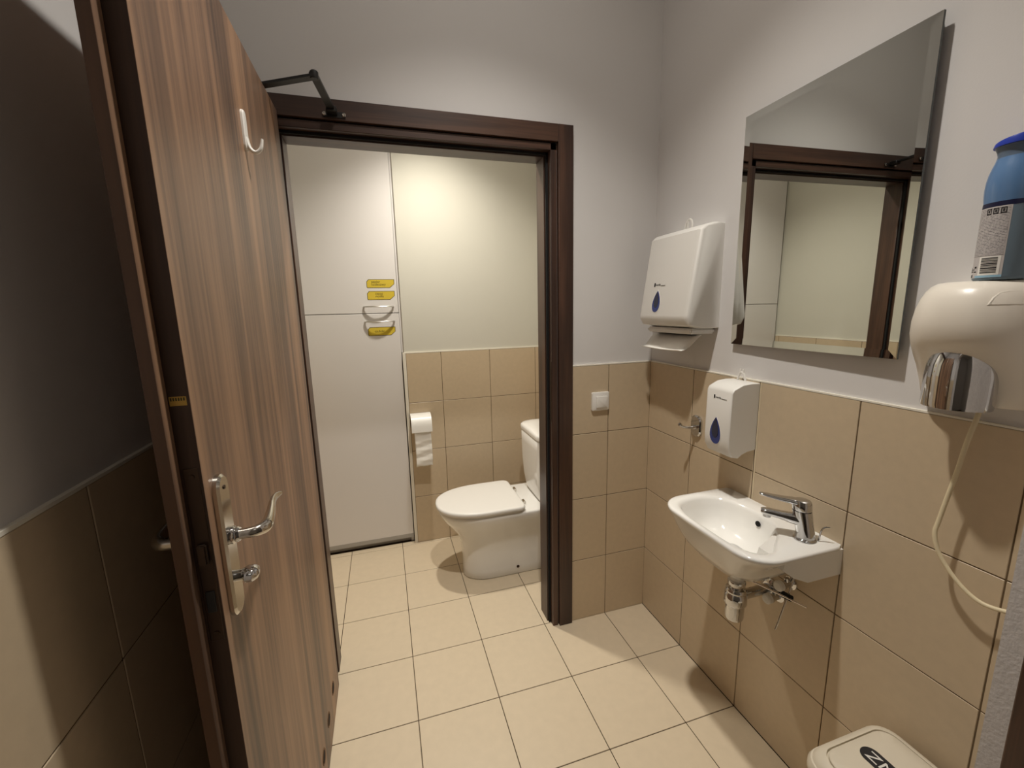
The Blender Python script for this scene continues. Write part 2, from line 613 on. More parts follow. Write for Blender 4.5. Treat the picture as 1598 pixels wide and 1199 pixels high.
trim(9, box(-0.0006, 0.0, -0.5855, -0.5800, 0.62, HT - 0.002), 'palebeige', 'thin pale upright strip on the tiles right of the soap dispenser')  # paler than the tiles, laid over them beside a joint

# ------------------------------------------------------------------ door frame
fr = bpy.data.objects.new('trim_7', None)
COL.objects.link(fr)
fr['kind'] = 'structure'
tag(fr, 'dark walnut stepped door frame round the toilet doorway', 'door frame')
XO1, XO0, ZT = -0.3835, -1.505, 2.127
# profile: offset from the outer edge, front y, back y
def upright(sgn, xo):
    obj('casing', box(xo, xo + sgn * 0.062, -0.012, 0.0078, 0.0, ZT, bevel=0.0012, seg=1), 'frame', fr)
    obj('stop', box(xo + sgn * 0.066, xo + sgn * 0.091, -0.003, 0.036, 0.0, ZT - 0.066, bevel=0.0015, seg=1), 'frame', fr)
    obj('seal', box(xo + sgn * 0.0905, xo + sgn * 0.1, 0.026, 0.036, 0.0, ZT - 0.09), 'seal', fr)
    obj('lining', box(xo + sgn * 0.06, xo + sgn * 0.105, 0.0365, 0.118, 0.0, ZT - 0.06, bevel=0.0012, seg=1), 'frame', fr)
    obj('casing', box(xo, xo + sgn * 0.062, YP + 0.0005, YP + 0.012, 0.0, ZT, bevel=0.0012, seg=1), 'frame', fr)
upright(-1, XO1)
obj('strike_plate', box(XO1 - 0.0925, XO1 - 0.0905, 0.0005, 0.022, 0.97, 1.23, bevel=0.0006, seg=1), 'darkmetal', fr)
upright(1, XO0)
obj('lintel_casing', box(XO0 + 0.0625, XO1 - 0.0625, -0.012, 0.0078, ZT - 0.062, ZT, bevel=0.0012, seg=1), 'frame_h', fr)
obj('lintel_stop', box(XO0 + 0.0665, XO1 - 0.0665, -0.003, 0.036, ZT - 0.091, ZT - 0.066, bevel=0.0015, seg=1), 'frame_h', fr)
obj('lintel_seal', box(XO0 + 0.091, XO1 - 0.091, 0.026, 0.036, ZT - 0.1, ZT - 0.0905), 'seal', fr)
obj('lintel_lining', box(XO0 + 0.105, XO1 - 0.105, 0.0365, 0.118, ZT - 0.105, ZT - 0.06, bevel=0.0012, seg=1), 'frame_h', fr)
obj('lintel_casing', box(XO0 + 0.0625, XO1 - 0.0625, YP + 0.0005, YP + 0.012, ZT - 0.062, ZT, bevel=0.0012, seg=1), 'frame_h', fr)
for z in (0.3, 1.03, 1.76):
    obj('hinge', lathe([(0.0072, 0), (0.008, 0.002), (0.008, 0.098), (0.0072, 0.1)], (-1.4365, -0.0225, z), n=12), 'steel', fr)
trim(8, box(-0.222, -0.1985, -1.40, -1.297, 0.0, 2.14, bevel=0.002, seg=1), 'frame', 'dark brown jamb of the entrance at the right border')

# ------------------------------------------------------------------ door leaf (open, hinged at the left jamb)
XD = -1.395
dr = bpy.data.objects.new('door_1', None)
COL.objects.link(dr)
dr.location = (-1.42, -0.02, 0.0)
dr['kind'] = 'structure'
tag(dr, 'open walnut veneer door with steel lever handle and white hook', 'door')
leaf = new()
add_box(leaf, XD - 0.026, XD, -0.93, -0.034, 0.008, 2.068, bevel=0.0)
lf = obj('leaf', leaf, 'door', dr)
obj('edge_band', box(XD - 0.0262, XD - 0.0004, -0.9306, -0.93, 0.008, 2.068), 'dooredge', lf, smooth=False)
lip = obj('overlap_lip', box(XD - 0.042, XD - 0.0262, -0.952, -0.034, 0.008, 2.083), 'door', dr, smooth=False)
obj('edge_band', box(XD - 0.0418, XD - 0.0264, -0.9526, -0.952, 0.008, 2.083), 'lipedge', lip, smooth=False)
# escutcheon plate with rounded ends
YH = -0.886
def plate_outline(w, z0, z1, n=10):
    r = w / 2
    o = []
    for k in range(n + 1):
        a = PI * k / n
        o.append((YH + r * math.cos(a), z1 - r + r * math.sin(a)))
    for k in range(n + 1):
        a = PI + PI * k / n
        o.append((YH + r * math.cos(a), z0 + r + r * math.sin(a)))
    return o
for s, xb in ((1, XD), (-1, XD - 0.042)):
    bm = new()
    a, b = plate_outline(0.044, 0.966, 1.206), plate_outline(0.036, 0.970, 1.202)
    add_loft(bm, [[(xb, *p) for p in a], [(xb + s * 0.006, *p) for p in a], [(xb + s * 0.0095, *p) for p in b]])
    pl = obj('lock_plate', bm, 'steel', dr)
    if s == 1:
        for z in (1.185, ):
            obj('screw', lathe([(0.0035, 0), (0.0035, 0.0012), (0.001, 0.0006)], (xb + s * 0.0095, YH, z), axis=0, n=12), 'darkmetal', pl)
    path = smooth_path([(xb + s * 0.009, YH, 1.103), (xb + s * 0.03, YH, 1.103), (xb + s * 0.046, YH + 0.004, 1.103), (xb + s * 0.055, YH + 0.022, 1.102),
                        (xb + s * 0.054, YH + 0.055, 1.106), (xb + s * 0.050, YH + 0.09, 1.111), (xb + s * 0.049, YH + 0.118, 1.111), (xb + s * 0.052, YH + 0.145, 1.106)], 6)
    lv = sweep(path, [0.0095, 0.0085, 0.009, 0.0095, 0.0075, 0.0055, 0.0045, 0.003], [0.0095, 0.0085, 0.0095, 0.0115, 0.011, 0.0095, 0.0075, 0.004])
    h = obj('lever_handle', lv, 'steel', dr)
    obj('collar', lathe([(0.0135, 0), (0.0145, s * 0.003), (0.0145, s * 0.006), (0.0115, s * 0.008), (0.0125, s * 0.011), (0.0105, s * 0.014)], (xb + s * 0.0085, YH, 1.103), axis=0, n=20), 'chrome', h)
kb = sweep([(XD + 0.009, YH, 1.032), (XD + 0.016, YH, 1.032), (XD + 0.019, YH, 1.032), (XD + 0.024, YH, 1.032), (XD + 0.034, YH, 1.032), (XD + 0.040, YH, 1.032), (XD + 0.042, YH, 1.032)],
           [0.009, 0.009, 0.010, 0.018, 0.018, 0.012, 0.003], [0.009, 0.009, 0.010, 0.012, 0.012, 0.008, 0.002], n=18)
obj('thumb_turn', kb, 'chrome', dr)
# lock front in the door edge
fp = obj('lock_faceplate', box(XD - 0.0225, XD - 0.003, -0.9318, -0.9295, 0.955, 1.235, bevel=0.0008, seg=1), 'darkmetal', dr)
obj('latch_bolt', box(XD - 0.019, XD - 0.007, -0.9395, -0.9315, 1.085, 1.118, bevel=0.002, seg=2), 'darkmetal', fp)
obj('dead_bolt', box(XD - 0.019, XD - 0.007, -0.9335, -0.9315, 1.005, 1.04, bevel=0.0005, seg=1), 'black', fp)
for z in (1.222, 0.968):
    obj('screw', lathe([(0.004, 0), (0.004, -0.0012), (0.0012, -0.0006)], (XD - 0.0128, -0.9318, z), axis=1, n=12), 'darkmetal', fp)
bl = tag(obj('brass_sticker', box(XD - 0.0245, XD - 0.004, -0.9308, -0.9298, 1.327, 1.340), 'brass', dr, smooth=False), 'small brass sticker on the door edge')
for k in range(6):
    obj('print_mark', box(XD - 0.0232 + k * 0.0031, XD - 0.0214 + k * 0.0031, -0.9311, -0.9306, 1.334, 1.3385), 'olive', bl, smooth=False)
# vent sleeves along the bottom
for y in (-0.165, -0.29, -0.415, -0.54, -0.665, -0.79):
    v = obj('vent_sleeve', lathe([(0.016, -0.001), (0.018, 0.0006), (0.0215, 0.0018), (0.0225, 0.001), (0.0225, -0.001)], (XD, y, 0.118), axis=0, n=24), 'brassring', dr)
    obj('vent_hole', lathe([(0.0165, 0.0), (0.0165, 0.0012)], (XD, y, 0.118), axis=0, n=24), 'void', v)
# white adhesive hook
bm = new()
o2 = [(-0.462 + 0.011 * math.cos(a), 1.885 + 0.011 * math.sin(a)) for a in [PI * k / 8 for k in range(9)]]
o2 += [(-0.462 + 0.012 * math.cos(a), 1.822 + 0.012 * math.sin(a)) for a in [PI + PI * k / 8 for k in range(9)]]
add_loft(bm, [[(XD, *p) for p in o2], [(XD + 0.004, *p) for p in o2], [(XD + 0.0065, (p[0] + 0.462) * 0.8 - 0.462, (p[1] - 1.853) * 0.95 + 1.853) for p in o2]])
hp = tag(obj('coat_hook', bm, 'plastic', dr), 'white plastic adhesive hook')
pth = smooth_path([(XD + 0.005, -0.462, 1.838), (XD + 0.009, -0.462, 1.818), (XD + 0.020, -0.462, 1.809), (XD + 0.031, -0.462, 1.818), (XD + 0.036, -0.462, 1.838)], 6)
obj('prong', sweep(pth, [0.0035, 0.0042, 0.0042, 0.0038, 0.0025], [0.010, 0.009, 0.0065, 0.0055, 0.004], up=(0, 1, 0)), 'plastic', hp)

# ------------------------------------------------------------------ door closer
cl = thing('door_closer', 'black folding door closer arm above the toilet doorway', 'door closer', (-1.23, -0.013, 2.08))
obj('closer_body', box(-1.49, -1.4375, -0.30, -0.07, 1.985, 2.045, bevel=0.008, seg=3), 'black', cl)
obj('spindle', lathe([(0.010, 0), (0.010, 0.05)], (-1.462, -0.095, 2.044), n=16), 'black', cl)
def bar(a, b, w, t):
    a, b = Vector(a), Vector(b)
    d = (b - a).normalized(); s = d.cross(Vector((0, 0, 1))).normalized() * w / 2
    z = Vector((0, 0, t / 2))
    bm = new()
    R = []
    for p in (a, b):
        R.append([p + s + z, p - s + z, p - s - z, p + s - z])
    add_loft(bm, R)
    return bm
EL = Vector((-1.262, -0.20, 2.10))
obj('main_arm', bar((-1.475, -0.092, 2.093), EL, 0.023, 0.007), 'black', cl)
obj('fore_arm', bar(EL + Vector((-0.002, -0.006, 0.005)), (-1.237, -0.04, 2.088), 0.022, 0.007), 'black', cl)
obj('elbow_pin', lathe([(0.0105, -0.007), (0.0115, -0.005), (0.0115, 0.011), (0.009, 0.014)], EL, n=18), 'black', cl)
br = new()
add_box(br, -1.264, -1.196, -0.0155, -0.0122, 2.071, 2.089, bevel=0.001, seg=1)
add_box(br, -1.252, -1.220, -0.046, -0.0155, 2.078, 2.094, bevel=0.002, seg=1)
bk = obj('frame_bracket', br, 'black', cl)
for x in (-1.2595, -1.2005):
    obj('screw', lathe([(0.0062, 0), (0.0062, -0.002), (0.004, -0.0032), (0.0012, -0.0026)], (x, -0.0155, 2.08), axis=1, n=14), 'steel', bk)

# ------------------------------------------------------------------ light switch
YS = -0.0002
sw = thing('light_switch', 'square white light switch on tiles beside the doorway', 'light switch', (-0.251, 0, 1.0455))
def rr_plate(x0, x1, z0, z1, r, y0, y1, chamfer):
    bm = new()
    a = rrect(x0, x1, z0, z1, r)
    b = rrect(x0 + chamfer, x1 - chamfer, z0 + chamfer, z1 - chamfer, max(r - chamfer * 0.5, 0.001))
    add_loft(bm, [[(p[0], y0, p[1]) for p in a], [(p[0], y1 + chamfer * 0.7, p[1]) for p in a], [(p[0], y1, p[1]) for p in b]])
    return bm
obj('switch_frame', rr_plate(-0.292, -0.2105, 1.005, 1.086, 0.006, YS, -0.0105, 0.003), 'plastic', sw)
obj('rocker', rr_plate(-0.273, -0.2205, 1.0175, 1.068, 0.002, -0.0104, -0.0145, 0.0015), 'plastic', sw)

# ------------------------------------------------------------------ mirror
mi = thing('wall_mirror', 'frameless upright mirror reflecting the doorway above the washbasin', 'mirror', (0.0, -0.7, 1.315))
y0, y1, z0, z1 = -0.951, -0.455, 1.316, 2.016
XM, BV, BD = -0.0105, 0.020, -0.0008
bm = new()
outer = [(y0, z0), (y1, z0), (y1, z1), (y0, z1)]
inner = [(y0 + BV, z0 + BV), (y1 - BV, z0 + BV), (y1 - BV, z1 - BV), (y0 + BV, z1 - BV)]
vi = [bm.verts.new((XM, *p)) for p in inner]
vo = [bm.verts.new((XM + BD, *p)) for p in outer]
for i in range(4):
    j = (i + 1) % 4
    bm.faces.new((vo[i], vo[j], vi[j], vi[i]))
bm.faces.new(vi)
vb = [bm.verts.new((XM + 0.005, *p)) for p in outer]
for i in range(4):
    j = (i + 1) % 4
    bm.faces.new((vo[j], vo[i], vb[i], vb[j]))
bm.faces.new(list(reversed(vb)))
bmesh.ops.recalc_face_normals(bm, faces=bm.faces)
for v in bm.verts:          # the pane hangs slightly skew on its clips
    v.co.x += 0.0206 * (v.co.y + 0.703)
gl = obj('glass', bm, 'mirror', mi, smooth=False)
gl.data.materials.append(M['mirroredge'])
for p in gl.data.polygons:
    c = p.center
    if p.normal.x > -0.5:
        p.material_index = 1
bm = box(XM + 0.005, 0.0, y0 + 0.012, y1 - 0.012, z0 + 0.012, z1 - 0.012)
for v in bm.verts:
    v.co.x = 0.0079 if v.co.x > -0.001 else v.co.x + 0.0206 * (v.co.y + 0.703)
obj('backing', bm, 'void', mi, smooth=False)

# ------------------------------------------------------------------ wall dispensers
def drop_outline(cy, zb, w, h, n=28):
    """teardrop with its point up, as (y, z) points"""
    out = []
    for k in range(n):
        t = 2 * PI * k / n
        s = math.sin(t / 2) ** 0.85
        out.append((cy - w / 2 * math.sin(t) * s * 1.14, zb + h * (0.5 + 0.5 * math.cos(t))))
    return out

# paper towels
pt = thing('paper_towel_dispenser', 'large white paper towel dispenser with blue drop window near the corner', 'dispenser', (0, -0.2375, 1.36))
prof = [(0.0079, 1.722), (-0.03, 1.7245), (-0.072, 1.7125), (-0.0885, 1.6985), (-0.131, 1.412), (-0.1305, 1.398), (-0.118, 1.376), (-0.075, 1.366), (0.0079, 1.364)]
bm = new()
def inset(pr, off):
    return [(x if x > 0 else min(x + off, 0.0), z - (z - 1.54) / 0.18 * off * 0.25) for x, z in pr]
ya, yb = -0.380, -0.094
steps = [(0.0, 0.0140), (0.0012, 0.0100), (0.004, 0.0060), (0.008, 0.0030), (0.013, 0.0010), (0.019, 0.0)]
rings = [[(x, ya + d, z) for x, z in inset(prof, s)] for d, s in steps] + [[(x, yb - d, z) for x, z in inset(prof, s)] for d, s in reversed(steps)]
add_loft(bm, rings)
obj('cover', bm, 'plastic', pt, angle=34)
obj('lower_tray', box(-0.098, 0.0079, -0.366, -0.108, 1.345, 1.3655, bevel=0.006, seg=2), 'plastic', pt)
obj('tray_slot', box(-0.09, -0.03, -0.345, -0.13, 1.3442, 1.3455), 'void', pt, smooth=False)
bm = new()
add_box(bm, -0.035, -0.029, -0.246, -0.240, 1.722, 1.752, bevel=0.001)
add_sweep(bm, smooth_path([(-0.032, -0.228, 1.721), (-0.032, -0.232, 1.738), (-0.032, -0.244, 1.753), (-0.032, -0.258, 1.752), (-0.032, -0.266, 1.738), (-0.032, -0.266, 1.721)], 5), 0.0035, n=8)
obj('key', bm, 'plastic', pt)
def slope_pt(y, z, out):
    # point on the sloping front of the towel dispenser
    t = (1.698 - z) / (1.698 - 1.412)
    return (-0.0885 - 0.0425 * t - out, y, z)
def slope_patch(outline, o0, o1):
    bm = new()
    add_loft(bm, [[slope_pt(y, z, o0) for y, z in outline], [slope_pt(y, z, o1) for y, z in outline]])
    return bm
wn = obj('level_window', slope_patch(drop_outline(-0.199, 1.421, 0.056, 0.086), -0.002, 0.0008), 'plastic', pt)
obj('level_pane', slope_patch(drop_outline(-0.199, 1.4235, 0.050, 0.080), 0.0, 0.0016), 'blue', wn)
obj('level_shade', slope_patch(drop_outline(-0.1985, 1.44, 0.030, 0.062), 0.001, 0.002), 'darkblue', wn)
sl = Vector((0.0425, 0, 1.698 - 1.412)).normalized()
lg = text('logo', 'merida', 0.0105, slope_pt(-0.1795, 1.5225, 0.0012), (0, -1, 0), sl, 'print', pt)
obj('logo_mark', slope_patch([(-0.170, 1.519), (-0.177, 1.519), (-0.177, 1.533), (-0.170, 1.533)], 0.0, 0.0013), 'print', lg, smooth=False)
obj('logo_line', slope_patch([(-0.212, 1.5205), (-0.236, 1.5205), (-0.236, 1.523), (-0.212, 1.523)], 0.0, 0.0013), 'greyprint', lg, smooth=False)
# towel sheet poking out
sh = new()
rows = []
for k, (x, z, yl, yr) in enumerate([(-0.045, 1.3425, -0.112, -0.362), (-0.062, 1.336, -0.104, -0.366), (-0.073, 1.322, -0.096, -0.358), (-0.079, 1.303, -0.088, -0.342), (-0.085, 1.289, -0.084, -0.327), (-0.099, 1.2845, -0.085, -0.324), (-0.110, 1.288, -0.087, -0.322)]):
    row = []
    for i in range(9):
        t = i / 8
        row.append((x + 0.003 * math.sin(t * 5 + k), yl + (yr - yl) * t, z - 0.005 * math.sin(PI * t) * (k > 2)))
    rows.append(row)
add_loft(sh, rows, cap0=False, cap1=False, closed=False)
s_o = obj('paper_towel', sh, 'paper', None, origin=(-0.08, -0.235, 1.34))
tag(s_o, 'folded white paper towel sheet sticking out below the towel dispenser', 'paper towel')
md = s_o.modifiers.new('thickness', 'SOLIDIFY'); md.thickness = 0.0012

# soap
sd = thing('soap_dispenser', 'small white soap dispenser with blue drop window above the washbasin', 'dispenser', (0, -0.522, 0.96))
prof = [(0.0, 1.199), (-0.03, 1.2005), (-0.065, 1.197), (-0.098, 1.183), (-0.1045, 1.172), (-0.1065, 1.02), (-0.1035, 0.985), (-0.090, 0.962), (-0.066, 0.956), (-0.052, 0.966), (-0.03, 0.974), (0.0, 0.978)]
bm = new()
ya, yb = -0.578, -0.466
def inset2(pr, s):
    cx, cz = -0.045, 1.08
    return [(cx + (x - cx) * (s if x < -0.001 else 1), cz + (z - cz) * (1 - (1 - s) * 0.35)) for x, z in pr]
steps = [(0.0, 0.955), (0.0015, 0.978), (0.004, 0.992), (0.008, 1.0)]
def ytap(x, y):
    c = (ya + yb) / 2
    return c + (y - c) * (1 - 0.35 * min(abs(min(x, 0)), 0.11))
rings = [[(x, ytap(x, ya + d), z) for x, z in inset2(prof, s)] for d, s in steps] + [[(x, ytap(x, yb - d), z) for x, z in inset2(prof, s)] for d, s in reversed(steps)]
add_loft(bm, rings)
obj('cover', bm, 'plastic', sd, angle=40)
bm = new()
def fpatch(outline, o0, o1):
    bm = new()
    def px(z):
        return -0.1045 - 0.002 * (1.172 - z) / 0.152 if z > 1.02 else -0.1065 + 0.003 * (1.02 - z) / 0.035
    add_loft(bm, [[(px(z) - o0, y, z) for y, z in outline], [(px(z) - o1, y, z) for y, z in outline]])
    return bm
wn = obj('level_window', fpatch(drop_outline(-0.518, 0.992, 0.056, 0.096), -0.002, 0.0008), 'plastic', sd)
obj('level_pane', fpatch(drop_outline(-0.518, 0.9945, 0.050, 0.090), 0.0, 0.0016), 'blue', wn)
obj('level_shade', fpatch(drop_outline(-0.5175, 1.016, 0.030, 0.066), 0.001, 0.002), 'darkblue', wn)
lg = text('logo', 'merida', 0.0085, (-0.1055, -0.509, 1.1485), (0, -1, 0), (0, 0, 1), 'print', sd)
obj('logo_mark', box(-0.1056, -0.1040, -0.507, -0.5015, 1.1465, 1.158), 'print', lg, smooth=False)
obj('logo_line', box(-0.1056, -0.1040, -0.556, -0.535, 1.1478, 1.1498), 'greyprint', lg, smooth=False)
bm = new()
add_sweep(bm, smooth_path([(-0.014, -0.502, 1.199), (-0.014, -0.508, 1.218), (-0.014, -0.514, 1.226), (-0.014, -0.522, 1.226), (-0.014, -0.528, 1.218), (-0.014, -0.534, 1.199)], 5), 0.0035, n=8)
for y in (-0.512, -0.524):
    add_box(bm, -0.0165, -0.0115, y - 0.0025, y + 0.0025, 1.222, 1.238, bevel=0.0008, seg=1)
obj('key', bm, 'plastic', sd)

# ------------------------------------------------------------------ robe hook
rh = thing('robe_hook', 'chrome robe hook on tiles left of the soap dispenser', 'hook', (0, -0.311, 0.99))
bm = new()
a = rrect(-0.338, -0.284, 0.948, 1.031, 0.024, 8); b = rrect(-0.334, -0.288, 0.952, 1.027, 0.021, 8)
add_loft(bm, [[(-0.0002, *p) for p in a], [(-0.007, *p) for p in a], [(-0.011, *p) for p in b]])
obj('back_plate', bm, 'chrome', rh)
obj('prong', sweep(smooth_path([(-0.010, -0.311, 0.985), (-0.030, -0.308, 0.985), (-0.052, -0.302, 0.988), (-0.068, -0.296, 0.995)], 6), [0.0085, 0.0055, 0.005, 0.005]), 'chrome', rh)
obj('tip', lathe([(0.002, -0.007), (0.0065, -0.004), (0.0075, 0), (0.0065, 0.004), (0.002, 0.007)], (-0.068, -0.296, 0.997), n=14), 'chrome', rh)

# ------------------------------------------------------------------ washbasin
wbz = 0.809
ba = thing('washbasin', 'small white ceramic wall washbasin with rounded front', 'washbasin', (0, -0.68, 0.655))
cen = (-0.155, -0.67)
N = 96
full = rrect(-0.289, -0.0002, -0.880, -0.474, [0.004, 0.085, 0.085, 0.004], 10)
def shrink(out, dl, dr_, df, db=0.0):
    # dl: from high y, dr_: from low y, df: from the front
    X0, X1, Y0, Y1 = -0.289, -0.0002, -0.880, -0.474
    return [(X0 + df + (x - X0) * (X1 - db - X0 - df) / (X1 - X0), Y0 + dr_ + (y - Y0) * (Y1 - dl - Y0 - dr_) / (Y1 - Y0)) for x, y in out]
inn = smooth2([(-0.243, -0.530), (-0.19, -0.507), (-0.135, -0.506), (-0.088, -0.532), (-0.064, -0.585), (-0.058, -0.655), (-0.068, -0.722), (-0.102, -0.772), (-0.148, -0.806), (-0.196, -0.840), (-0.243, -0.828), (-0.266, -0.775), (-0.270, -0.70), (-0.268, -0.60)], 6)
def scale_out(o, c, s, sy=None):
    sy = sy or s
    return [(c[0] + (x - c[0]) * s, c[1] + (y - c[1]) * sy) for x, y in o]
dc = (-0.140, -0.675)
def ring(o, z, c=cen):
    return [(x, y, z) for x, y in radial(o, c, N)]
rings = [
    ring(rrect(-0.20, -0.05, -0.745, -0.595, 0.06, 8), 0.664),
    ring(rrect(-0.225, -0.012, -0.775, -0.560, 0.07, 8), 0.672),
    ring(shrink(full, 0.06, 0.085, 0.045), 0.700),
    ring(shrink(full, 0.042, 0.072, 0.028), 0.730),
    ring(shrink(full, 0.024, 0.035, 0.014), 0.765),
    ring(shrink(full, 0.008, 0.008, 0.005), 0.788),
    ring(shrink(full, 0.001, 0.001, 0.001), 0.797),
    ring(full, 0.803),
    ring(shrink(full, 0.0015, 0.0015, 0.0015), 0.8065),
    ring(shrink(full, 0.005, 0.005, 0.005, 0.0), 0.809),
    ring(scale_out(inn, cen, 1.06), 0.8088),
    ring(inn, 0.8068),
    ring(scale_out(inn, cen, 0.96), 0.799),
    ring(scale_out(inn, cen, 0.91), 0.780),
    ring(scale_out(inn, cen, 0.82), 0.752),
    ring(scale_out(inn, cen, 0.66), 0.726),
    ring(scale_out(inn, cen, 0.42), 0.711),
    ring(scale_out(inn, cen, 0.16), 0.706),
]
bm = new()
add_loft(bm, rings)
obj('basin', bm, 'ceramic', ba, angle=60)
bm = new()
sec = [(-0.0003, 0.7265), (-0.0003, 0.800), (-0.20, 0.800), (-0.205, 0.78), (-0.165, 0.75), (-0.115, 0.7265)]
add_loft(bm, [[(x, -0.8792, z) for x, z in sec], [(x, -0.80, z) for x, z in sec], [(max(x, -0.10), -0.76, z) for x, z in sec]])
obj('tap_ledge', bm, 'ceramic', ba)
obj('overflow_hole', lathe([(0.0085, -0.001), (0.0085, 0.002)], (-0.0735, -0.678, 0.783), axis=0, n=18), 'void', ba)
wst = obj('drain', lathe([(0.030, -0.001), (0.031, 0.003), (0.027, 0.0048)], (-0.155, -0.67, 0.7062), n=28), 'chrome', ba)
obj('stopper', lathe([(0.022, 0), (0.022, 0.005), (0.018, 0.0075), (0.002, 0.009)], (-0.155, -0.67, 0.7115), n=24), 'chrome', wst)

# tap
TX, TY = -0.063, -0.819
tp = thing('faucet', 'chrome single lever tap on the right of the washbasin', 'faucet', (TX, TY, 0.809))
d = Vector((-0.076, 0.080, 0)).normalized()
lean = Vector((d.x * 0.012, d.y * 0.012, 0))
base = Vector((TX, TY, 0.8095))
obj('base_ring', lathe([(0.027, 0), (0.028, 0.002), (0.026, 0.005), (0.023, 0.007)], base, n=28), 'chrome', tp)
def ell_ring(c, a, b, n=24):
    s = Vector((-d.y, d.x, 0))
    return [c + d * a * math.cos(2 * PI * k / n) + s * b * math.sin(2 * PI * k / n) for k in range(n)]
bm = new()
add_loft(bm, [ell_ring(base + Vector((0, 0, 0.004)), 0.024, 0.0225), ell_ring(base + Vector((0, 0, 0.02)), 0.0225, 0.0215), ell_ring(base + lean * 0.4 + Vector((0, 0, 0.045)), 0.0225, 0.021),
              ell_ring(base + lean * 0.8 + Vector((0, 0, 0.07)), 0.0235, 0.0212), ell_ring(base + lean + Vector((0, 0, 0.081)), 0.0235, 0.0212)])
obj('body', bm, 'chrome', tp)
top = base + lean + Vector((0, 0, 0.0825))
bm = new()
add_loft(bm, [ell_ring(top, 0.0225, 0.0205), ell_ring(top + Vector((0, 0, 0.002)), 0.0238, 0.0215), ell_ring(top + lean * 0.15 + Vector((0, 0, 0.02)), 0.0238, 0.0215),
              ell_ring(top + lean * 0.2 + Vector((0, 0, 0.027)), 0.021, 0.019), ell_ring(top + lean * 0.2 + Vector((0, 0, 0.031)), 0.012, 0.011)])
lc = obj('lever_cap', bm, 'chrome', tp)
a = top + Vector((0, 0, 0.020))
pth = [a + d * 0.004, a + d * 0.025 + Vector((0, 0, 0.002)), a + d * 0.048 + Vector((0, 0, 0.003)), a + d * 0.074 + Vector((0, 0, 0.005)), a + d * 0.097 + Vector((0, 0, 0.007)), a + d * 0.103 + Vector((0, 0, 0.0075))]
obj('lever', sweep(smooth_path(pth, 4), [0.0195, 0.0185, 0.0155, 0.0125, 0.009, 0.004], [0.0085, 0.0085, 0.0065, 0.005, 0.0042, 0.002], n=18), 'chrome', lc)
a = base + Vector((0, 0, 0.052))
pth = [a, a + d * 0.03 + Vector((0, 0, 0.002)), a + d * 0.06 + Vector((0, 0, 0.005)), a + d * 0.095 + Vector((0, 0, 0.008)), a + d * 0.108 + Vector((0, 0, 0.008))]
sp_ = obj('spout', sweep(smooth_path(pth, 4), [0.020, 0.0175, 0.0155, 0.0145, 0.010], [0.020, 0.0155, 0.0115, 0.010, 0.006], n=20), 'chrome', tp)
obj('aerator', lathe([(0.0105, 0), (0.0105, -0.009), (0.009, -0.010)], a + d * 0.092 + Vector((0, 0, 0.002)), n=20), 'chrome', sp_)
rb = base - d * 0.031
obj('popup_rod', sweep(smooth_path([rb + Vector((0, 0, -0.004)), rb + Vector((0.0, 0, 0.03)) - d * 0.004, rb + Vector((0, 0, 0.042)) - d * 0.010, rb + Vector((0, 0, 0.046)) - d * 0.022], 4), 0.0022, n=8), 'chrome', tp)

# trap
TRX, TRY = -0.140, -0.680
tr = thing('bottle_trap', 'chrome bottle trap hanging under the washbasin', 'trap', (TRX, TRY, 0.48))
obj('tailpiece', lathe([(0.0185, 0.600), (0.0185, 0.6638)], (TRX, TRY, 0), n=24), 'plastic', tr)
obj('slip_nut', lathe([(0.019, 0.612), (0.0255, 0.610), (0.0265, 0.603), (0.0255, 0.598), (0.019, 0.597)], (TRX, TRY, 0), n=24), 'chrome', tr)
obj('neck', lathe([(0.019, 0.58), (0.019, 0.598)], (TRX, TRY, 0), n=24), 'steel', tr)
obj('trap_collar', lathe([(0.02, 0.586), (0.0275, 0.585), (0.031, 0.579), (0.031, 0.574), (0.0285, 0.570)], (TRX, TRY, 0), n=28), 'chrome', tr)
obj('trap_body', lathe([(0.028, 0.572), (0.0325, 0.566), (0.0335, 0.536), (0.0295, 0.529), (0.028, 0.528)], (TRX, TRY, 0), n=32), 'chrome', tr)
obj('trap_cup', lathe([(0.0275, 0.529), (0.0275, 0.488), (0.025, 0.480), (0.012, 0.476)], (TRX, TRY, 0), n=32), 'chrome', tr)
ou = obj('outlet_pipe', sweep([(TRX + 0.028, TRY, 0.552), (-0.0003, TRY, 0.552)], 0.0155, n=20), 'chrome', tr)
obj('wall_rosette', lathe([(0.034, -0.0003), (0.033, -0.006), (0.024, -0.012), (0.018, -0.013)], (0.0, TRY, 0.552), axis=0, n=28), 'chrome', ou)
lk = obj('linkage_rod', sweep([(TRX + 0.0, TRY - 0.018, 0.634), (-0.102, -0.875, 0.648)], 0.0024, n=8), 'steel', tr)
obj('joint_knob', sweep([(-0.1065, -0.807, 0.642), (-0.1055, -0.8215, 0.643), (-0.1045, -0.832, 0.644)], 0.0085, n=14), 'seal', lk)
obj('drop_rod', sweep([(-0.082, -0.822, 0.722), (-0.1055, -0.821, 0.643), (-0.135, -0.818, 0.545)], 0.0022, n=8), 'steel', lk)

